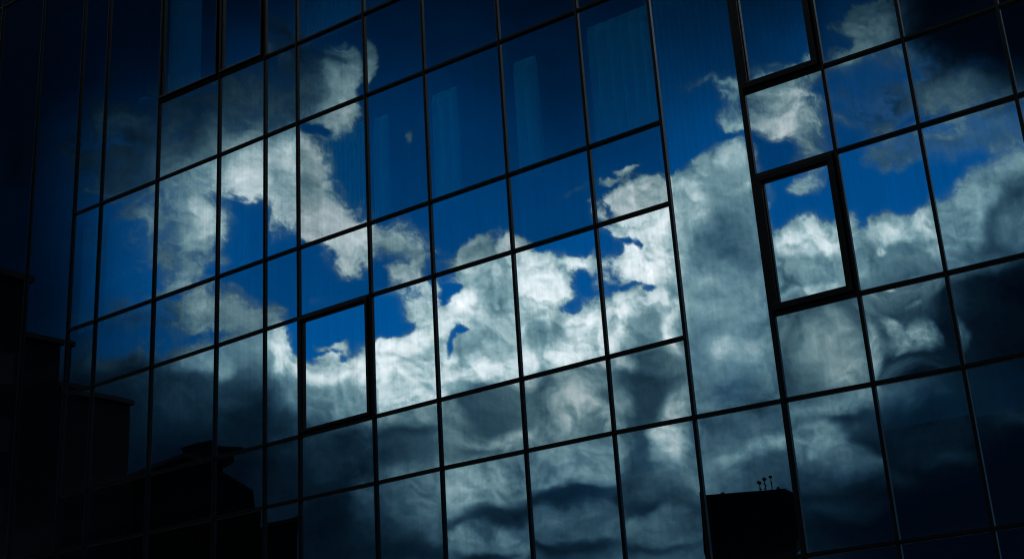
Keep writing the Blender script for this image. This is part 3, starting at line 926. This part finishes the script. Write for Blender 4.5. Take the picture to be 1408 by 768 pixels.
zc=ROW['c'](-10);zb=ROW['b'](-10);zd=ROW['d'](-10);ze=ROW['e'](-10);zf=ROW['f'](-10)
curtain(-13.40,-13.10,zc-.1,zb-.35,.2,.19,.035,'narrow drawn-back curtain with two or three folds, left of centre beside a wisp of cloud')
curtain(-12.10,-11.58,zc-.1,zb-.35,.2,.19,.035,'gathered pale curtain hanging in the middle of a blue pane, left of the brightest curtain')
curtain(-10.42,-9.98,zc-.1,zb-.35,.2,.22,.045,'bright narrow curtain of four folds, second window left of the tall undivided strip')
curtain(-8.98,-7.86,zc-.1,zb-.25,.2,.19,.035,'wide half-drawn pleated curtain just left of the tall undivided glass strip')
curtain(-14.62,-13.62,zc-.1,zb-.30,.2,.10,.025,'pleated curtain partly hidden by the bright cloud at the upper left')
curtain(-15.25,-13.66,ROW['a'](-14)+.1,ROW['n'](0)-.1,.3,.12,.012,'faint pleated curtain at the top edge of the photo above the bright cloud')
curtain(-17.2,-16.45,zc-.1,zb-.3,.2,.12,.012,'faint gathered curtain in the blue pane under the upper-left cloud')
zT=[zf+.7,zd+.1,zb-.6,ROW['a'](0)+2.2]
curtain(MX[15]-.22,MX[16]-.06,zf+.15,ROW['p'](0)-.4,.3,.10,.016,'sheer full-height curtain behind the tall undivided glass strip',group=None)
curtain(MX[16]-.22,MX[17]-.04,ze+.1,zd-.05,.3,.10,.016,'sheer curtain behind the heavy-framed opening window at the right')
curtain(MX[17]-.16,MX[18]-.04,ze+.1,zd-.05,.3,.12,.020,'sheer pleated curtain right of the heavy-framed opening window')
curtain(MX[18]-.12,MX[19]-.04,ze+.1,zd-.05,.3,.12,.020,'sheer pleated curtain behind the last tall window at the right edge')
curtain(MX[16]-.2,MX[17]-.04,zc+.1,ROW['b'](0)-.1,.3,.10,.014,'faint sheer curtain at the top right above the white wisp')
def roller(x0,x1,z0,z1,y,label):
    r=empty('roller_blind',((x0+x1)/2,y,z1),label,'blind','roller blinds behind the glass');ox=(x0+x1)/2
    mb=MB();mb.box(x0-ox,-.001,z0-z1,x1-ox,.001,0);mb.build('blind_cloth',BLIND,r)
    mb=MB();mb.tube((x0-ox,0,.03),(x1-ox,0,.03),.028,12);mb.build('roller',STEEL,r,smooth=False)
    mb=MB();mb.box(x0-ox,-.008,z0-z1-.024,x1-ox,.008,z0-z1-.001);mb.build('bottom_bar',STEEL,r)
roller(-18.75,-17.80,ROW['a'](0)+.05,ROW['n'](0)-.1,.16,'pale flat blind panel in the heavy-framed window at the top left')
roller(-20.60,-19.05,zc-.05,zb-.15,.3,'half-width flat blind in the dark window near the left edge above the low clouds')
roller(-21.38,-20.75,zc-.05,zb-.15,.3,'narrow flat blind in the leftmost divided window')
roller(MX[13]+.02,MX[14]-.06,5.005,zf-.1,.2,'lowered blind in the bottom row whose edge crosses below a pale cloud streak')
roller(-8.878,MX[15]-.05,5.235,zf-.1,.2,'lowered blind in the bottom row just left of the tall strip')
roller(MX[17]-.02,MX[18]-.06,5.21,zf-.1,.2,'lowered blind in the dark bottom row near the right edge')
roller(MX[18]-.02,MX[19]-.06,5.16,zf-.1,.2,'lowered blind in the bottom row at the extreme right edge')
l=MB();l.lathe(0,0,[(.02,0),(.16,.02),(.19,.06),(.16,.10),(.03,.12)],20)
cl=empty('ceiling_lamp',(-20.12,.8,15.2),'small pale oval lamp behind the dark glass at the upper left','lamp')
l.build('lamp_shade',LAMP,cl,smooth=True);l=MB();l.tube((0,0,.12),(0,0,2.1),.008);l.build('rod',STEEL,cl)
# ------------------------------------------------------------------ ground, road
def sheet(name,x0,y0,x1,y1,z,mat,th=None):
    mb=MB()
    if th:mb.box(x0,y0,z-th,x1,y1,z)
    else:mb.hull([(x0,y0,z),(x1,y0,z),(x1,y1,z),(x0,y1,z)],((0,1,2,3),))
    return tag(mb.build(name,mat),kind='structure')
sheet('ground',-6000,-6000,6000,6000,-.13,PAVE)
sheet('road',-400,-13.5,400,-4.,-.126,ASPH)
sheet('pavement',-400,-3.85,400,-.051,.0,PAVE,.2)
sheet('kerb',-400,-4.,400,-3.852,.0,KERB,.2)
sheet('kerb',-400,-13.65,400,-13.502,.0,KERB,.2)
sheet('pavement',-400,-21.,400,-13.652,.0,PAVE,.2)
mb=MB()
for q in range(-40,41):mb.hull([(q*6-1.2,-8.82,-.122),(q*6+1.2,-8.82,-.122),(q*6+1.2,-8.68,-.122),(q*6-1.2,-8.68,-.122)],((0,1,2,3),))
tag(mb.build('road_marking',PAINT),kind='structure')
# ------------------------------------------------------------------ buildings across the street, met only in the mirror
def windows(parent,xs,zs,w,h,y=None,x=None):
    for a in xs:
        for z in zs:
            mb=MB()
            if y is not None:mb.box(a,y-.06,z,a+w,y+.03,z+h)
            else:mb.box(x-.06,a,z,x+.03,a+w,z+h)
            mb.build('window',WIN,parent)
WIN,_t,_N,_o,_L=nodes('dark_window');_p=_N('ShaderNodeBsdfPrincipled',Roughness=.5);_p.inputs['Base Color'].default_value=(.002,.002,.003,1);_p.inputs['Specular IOR Level'].default_value=.1
_n=_N('ShaderNodeTexNoise',Scale=2.);_b=_N('ShaderNodeBump',Strength=.02);_L(_n.outputs['Fac'],_b.inputs['Height']);_L(_b.outputs['Normal'],_p.inputs['Normal']);_L(_p.outputs[0],_o.inputs['Surface'])
def lean(parts,k,y0):
    # plans of these houses follow a slanting side street
    for o in parts:
        if o.type=='MESH':
            for v in o.data.vertices:v.co.x+=(v.co.y-y0)*k
# stepped terrace block: roof levels fall away from the street
tb=empty('terrace_block',(-80,-32,0),'black silhouette of a stepped block with three roof levels at the lower left','building')
def TB(x0,y0,x1,y1,z0,z1,name='wall',mat=BRICK_DK):
    mb=MB();mb.box(x0+80,y0+32,z0,x1+80,y1+32,z1);return mb.build(name,mat,tb)
TB(-100,-31.1,-65.8,-21.,0,30.6);TB(-100,-33.6,-66.3,-31.101,0,27.3);TB(-100,-40.5,-67.8,-33.601,0,25.1)
TB(-100.2,-31.3,-65.6,-20.8,30.602,31.0,'parapet',SLATE);TB(-100.2,-33.8,-66.1,-31.301,27.302,27.6,'parapet',SLATE);TB(-100.2,-40.7,-67.6,-33.801,25.102,25.4,'parapet',SLATE)
windows(tb,[-97+80+q*4.6 for q in range(7)],[3,7,11,15,19,23],1.6,2.0,y=-20.97+32)
windows(tb,[-30+32,-26+32],[4,8,12,16,20,24],1.5,1.9,x=-65.78+80)
# gabled block with a lookout box on its ridge
gb=empty('gabled_block',(-68,-52,0),'black silhouette of a pitched roof carrying a box-like lookout at the lower left','building')
def poly_from(pts,yo):   # (azimuth, elevation) of a skyline seen in the mirror -> x,z at street depth yo
    o=[]
    for az,el in pts:
        x=-(yo+16)*math.tan(R(az));h=math.hypot(x,yo+16);o.append((-abs(x),1.6+h*math.tan(R(el))))
    return o
sk=[(-108,19.0),(-73.6,21.7),(-70.6,21.95),(-68.2,22.2),(-64.6,20.8),(-61.7,19.1),(-60.8,18.6)]
def extr(skyline,y0,y1,z0=0):
    mb=MB();n=len(skyline);pts=[(x,y0,z) for x,z in skyline]+[(skyline[-1][0],y0,z0),(skyline[0][0],y0,z0)]
    pts+=[(x,y1,z) for x,y,z in pts];k=n+2
    mb.hull(pts,[tuple(range(k)),tuple(reversed(range(k,2*k)))]+[(i,k+i,k+(i+1)%k,(i+1)%k) for i in range(k)]);return mb
mb=extr([(x+68,z) for x,z in sk],-45+52,-57+52);mb.build('wall',BRICK_DK,gb)
def roofstrip(skl,y0,y1,ox,oy,th=.25):
    mb=MB()
    for (xa,za),(xb,zb_) in zip(skl,skl[1:]):
        mb.hull([(xa-ox,y0-oy,za),(xb-ox,y0-oy,zb_),(xb-ox,y1-oy,zb_),(xa-ox,y1-oy,za),(xa-ox,y0-oy,za+th),(xb-ox,y0-oy,zb_+th),(xb-ox,y1-oy,zb_+th),(xa-ox,y1-oy,za+th)],
         ((0,1,2,3),(7,6,5,4),(0,4,5,1),(1,5,6,2),(2,6,7,3),(3,7,4,0)))
    return mb
roofstrip([(x,z+.003) for x,z in sk],-44.8,-57.2,-68,-52).build('roof',SLATE,gb)
mb=MB();mb.box(-68.0+68,-50+52,20.,-66.8+68,-47+52,22.55);mb.build('lookout_base',BRICK_DK,gb)
mb=MB();mb.hull([(-.1,2,22.45),(3.2,2,22.3),(3.2,5,22.3),(-.1,5,22.45),(-.9,1.8,23.55),(.3,1.8,23.6),(2.6,1.8,23.5),(5.0,1.8,23.0),(-.9,5.2,23.55),(.3,5.2,23.6),(2.6,5.2,23.5),(5.0,5.2,23.0)],
 ((0,3,2,1),(0,1,7,6,5,4),(3,8,9,10,11,2),(4,5,9,8),(5,6,10,9),(6,7,11,10),(0,4,8,3),(1,2,11,7)));lk=mb.build('lookout',BRICK_DK,gb)
mb=MB();mb.box(3.0,3,20.2,3.9,4.2,22.6);mb.build('chimney',BRICK_DK,gb)
for x,h in ((.9,1.2),(1.4,.7),(2.4,1.3),(2.65,.9)):
    mb=MB();mb.tube((x,3,22.9),(x,3,23.2+h),.035);mb.build('aerial',STEEL,gb)
for x,z in ((-4.6,21.7),(-3.2,21.9),(-2.2,21.9),(4.9,20.3),(5.7,19.9),(-5.8,21.6)):
    mb=MB();mb.lathe(x,2,[(.05,z-.1),(.07,z+.35),(.2,z+.4),(.2,z+.6),(.04,z+.7)],8);mb.build('vent_cowl',STEEL,gb)
windows(gb,[-35+q*4.4 for q in range(9)],[3,7,11,15],1.5,1.9,y=-45+52)
lean([c for c in gb.children],1.0,7)
# low block behind it
lb=empty('flat_roofed_block',(-73,-66,0),'low black flat-roofed silhouette at the bottom left under the pitched roof','building')
mb=MB();mb.box(-7,-6,0,1.9,6,20.2);mb.build('wall',BRICK_DK,lb);mb=MB();mb.box(-7.2,-6.2,20.202,2.1,6.2,20.5);mb.build('roof',SLATE,lb)
for q in(-1.6,.9,1.5):
    mb=MB();mb.tube((q,4,20.5),(q,4,21.6),.04);mb.build('aerial',STEEL,lb)
windows(lb,[-5.5,-2.0],[4,8,12,16],1.5,1.9,y=6)
lean([c for c in lb.children],.97,6)
# narrow tower with a jutting top storey
tw=empty('narrow_tower',(-38.5,-73,0),'black silhouette of a narrow tower with a jutting top storey at the lower right','building')
def az_x(az,yo):return -(yo+16)*math.tan(R(az))*1.0
mb=MB();mb.prism([(-3.2,-3),(3.15,-3),(3.15,3),(-3.2,3)],0,14.4);mb.build('wall',BRICK_DK,tw)
mb=MB();mb.hull([(-3.3,-3.1,14.402),(3.15,-3.1,14.402),(3.15,3.1,14.402),(-3.3,3.1,14.402),(-3.3,-3.4,18.55),(3.75,-3.4,14.9),(3.75,3.4,14.9),(-3.3,3.4,18.55),
  (3.75,-3.4,17.25),(2.6,-3.4,18.05),(3.75,3.4,17.25),(2.6,3.4,18.05)],((0,3,2,1),(0,1,5,8,9,4),(3,7,11,10,6,2),(1,2,6,5),(5,6,10,8),(8,10,11,9),(9,11,7,4),(4,7,3,0)));mb.build('upper_storey',BRICK_DK,tw)
windows(tw,[-2.2,.3],[3,7,11],1.3,1.9,y=3)
lean([c for c in tw.children],.44,3)
for q,(x,h,r) in enumerate(((.75,.75,.13),(1.1,.95,.12),(1.5,1.1,.08),(1.9,.22,.12),(-1.7,.15,.15))):
    p=empty('roof_plant',(-38.5+x,-70.6,18.24-x*.085),['leftmost of three clipped round-headed shrubs on the narrow tower','middle one of three clipped round-headed shrubs on the narrow tower','tallest and thinnest clipped shrub on the narrow tower','low round shrub right of the tall ones on the narrow tower','small lone shrub at the left end of the narrow tower roof'][q],'shrub','clipped shrubs on the tower roof')
    mb=MB();mb.lathe(0,0,[(.13,-.3),(.18,.02),(.16,.03)],10);mb.build('pot',STEEL,p)
    mb=MB();mb.tube((0,0,0),(0,0,h),.025);mb.build('stem',STEEL,p)
    mb=MB();rr=random.Random(q)
    for b in range(60):
        d=Vector((rr.gauss(0,1),rr.gauss(0,1),rr.gauss(0,1))).normalized()*r*rr.uniform(.5,1.1);c=Vector((0,0,h))+d;a=Vector((rr.gauss(0,1),rr.gauss(0,1),rr.gauss(0,1))).normalized()*.07;e_=a.orthogonal().normalized()*.05
        if b%3==0:c.z=rr.uniform(0,h);c.x*=.6
        mb.hull([tuple(c-a),tuple(c+e_),tuple(c+a),tuple(c-e_)],((0,1,2,3),))
    mb.lathe(0,0,[(.02,h-r*.8),(r*.7,h-r*.4),(r*.8,h),(r*.6,h+r*.5),(.02,h+r*.8)],8)
    mb.build('foliage',LEAF,p)
# ------------------------------------------------------------------ the cloudy half of the sky: a dome patch 5 km out
def make_sky():
    # chart axes: the chart's centre looks to azimuth -33.5 deg (from south), 19.9 deg up, and is tilted by 3.75 deg
    rt=np.array([.8198014,-.5693370,-.0614900]);up=np.array([.2421853,.2474047,.9381563]);fw=np.array([-.5189142,-.7839938,.3407078])
    def axis(lo,a,b,hi,st):
        core=np.arange(a,b+st,st);L_=a-np.geomspace(st,a-lo,70)[::-1];R_=b+np.geomspace(st,hi-b,70)+st;return np.concatenate([L_,core,R_])
    cx=axis(-3600,-60,1470,5200,1.7);cy=axis(-3600,-50,820,1110,1.7)
    Xc,Yc=np.meshgrid(cx,cy);F=1822.4
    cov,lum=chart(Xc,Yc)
    # patch fades out to the plain sky at its borders
    fade=sst(-3600,-2400,Xc)*(1-sst(4200,5200,Xc))*sst(-3600,-2400,Yc)
    cov=cov*fade
    d=fw[None,None]+((Xc-704)/F)[...,None]*rt-((Yc-384)/F)[...,None]*up
    d/=np.linalg.norm(d,axis=-1,keepdims=True);v=(d*5000.).astype(np.float32).reshape(-1,3)
    ny,nx=Xc.shape;idx=np.arange(ny*nx).reshape(ny,nx)
    q=np.stack([idx[:-1,:-1],idx[:-1,1:],idx[1:,1:],idx[1:,:-1]],-1).reshape(-1,4)
    m=bpy.data.meshes.new('sky');m.vertices.add(len(v));m.vertices.foreach_set('co',v.ravel())
    m.loops.add(q.size);m.loops.foreach_set('vertex_index',q.ravel().astype(np.int32))
    m.polygons.add(len(q));m.polygons.foreach_set('loop_start',np.arange(0,q.size,4,dtype=np.int32))
    m.update(calc_edges=True)
    at=m.attributes.new('cloud','FLOAT_COLOR','POINT')
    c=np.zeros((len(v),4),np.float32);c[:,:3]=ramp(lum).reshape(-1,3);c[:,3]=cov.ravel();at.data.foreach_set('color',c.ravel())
    mt,t,N,out,L=nodes('cloudy_sky')
    a=N('ShaderNodeAttribute',attribute_name='cloud');e=N('ShaderNodeEmission',Strength=CLOUD_K);L(a.outputs['Color'],e.inputs['Color'])
    tr=N('ShaderNodeBsdfTransparent');mx=N('ShaderNodeMixShader')
    co=N('ShaderNodeTexCoord');no=N('ShaderNodeTexNoise',Scale=.035,Detail=5.);L(co.outputs['Object'],no.inputs['Vector'])
    mr=N('ShaderNodeMapRange');mr.inputs['From Min'].default_value=.3;mr.inputs['From Max'].default_value=.7;mr.inputs['To Min'].default_value=.9;mr.inputs['To Max'].default_value=1.1
    L(no.outputs['Fac'],mr.inputs['Value']);mm=N('ShaderNodeMath',operation='MULTIPLY');mm.inputs[1].default_value=CLOUD_K;L(mr.outputs[0],mm.inputs[0]);L(mm.outputs[0],e.inputs['Strength'])
    L(a.outputs['Alpha'],mx.inputs[0]);L(tr.outputs[0],mx.inputs[1]);L(e.outputs[0],mx.inputs[2]);L(mx.outputs[0],out.inputs['Surface'])
    mt.cycles.emission_sampling='NONE';m.materials.append(mt)
    o=bpy.data.objects.new('sky',m);link(o);tag(o,kind='structure')
CLOUD_K=2.8
make_sky()
# ------------------------------------------------------------------ light
EL,AZ=R(21),R(28)       # sun behind the office block, low in the north-north-east
w=bpy.data.worlds.new('World');SC.world=w;w.use_nodes=True;t=w.node_tree;t.nodes.clear()
ow=t.nodes.new('ShaderNodeOutputWorld');bg=t.nodes.new('ShaderNodeBackground');bg.inputs['Strength'].default_value=.15
sk_=t.nodes.new('ShaderNodeTexSky');sk_.sky_type='NISHITA';sk_.sun_disc=False;sk_.sun_elevation=EL;sk_.sun_rotation=AZ
sk_.air_density=.8;sk_.dust_density=.0;sk_.ozone_density=6.;sk_.altitude=2500
hs=t.nodes.new('ShaderNodeHueSaturation');hs.inputs['Saturation'].default_value=1.35
t.links.new(sk_.outputs[0],hs.inputs['Color']);t.links.new(hs.outputs[0],bg.inputs['Color']);t.links.new(bg.outputs[0],ow.inputs['Surface'])
sl=bpy.data.lights.new('sun','SUN');sl.energy=3.;sl.angle=R(.5);sl.color=(1,.95,.88)
so=bpy.data.objects.new('sun',sl);link(so)
sd=Vector((math.sin(AZ)*math.cos(EL),math.cos(AZ)*math.cos(EL),math.sin(EL)));so.rotation_euler=sd.to_track_quat('Z','Y').to_euler();so.location=(40,60,80)
# ------------------------------------------------------------------ camera
cd=bpy.data.cameras.new('camera');cam=bpy.data.objects.new('camera',cd);link(cam);SC.camera=cam
cd.sensor_width=36.;cd.lens=1822.4/1408*36.;cd.clip_start=.1;cd.clip_end=20000
from mathutils import Matrix
r_=Vector((.8198014,.5693370,-.0614900));u_=Vector((.2421853,-.2474047,.9381563));f_=Vector((-.5189142,.7839938,.3407078))
M=Matrix((r_,u_,-f_)).transposed().to_4x4();M.translation=Vector((0,-16,1.6));cam.matrix_world=M
vs=SC.view_settings;vs.view_transform='Standard';vs.look='None';vs.gamma=1.;vs.exposure=-.8;vs.use_curve_mapping=False
SC.render.engine='CYCLES';SC.cycles.use_denoising=True;SC.cycles.max_bounces=8;SC.cycles.transparent_max_bounces=12
SC.cycles.sample_clamp_indirect=4;SC.cycles.filter_width=1.15
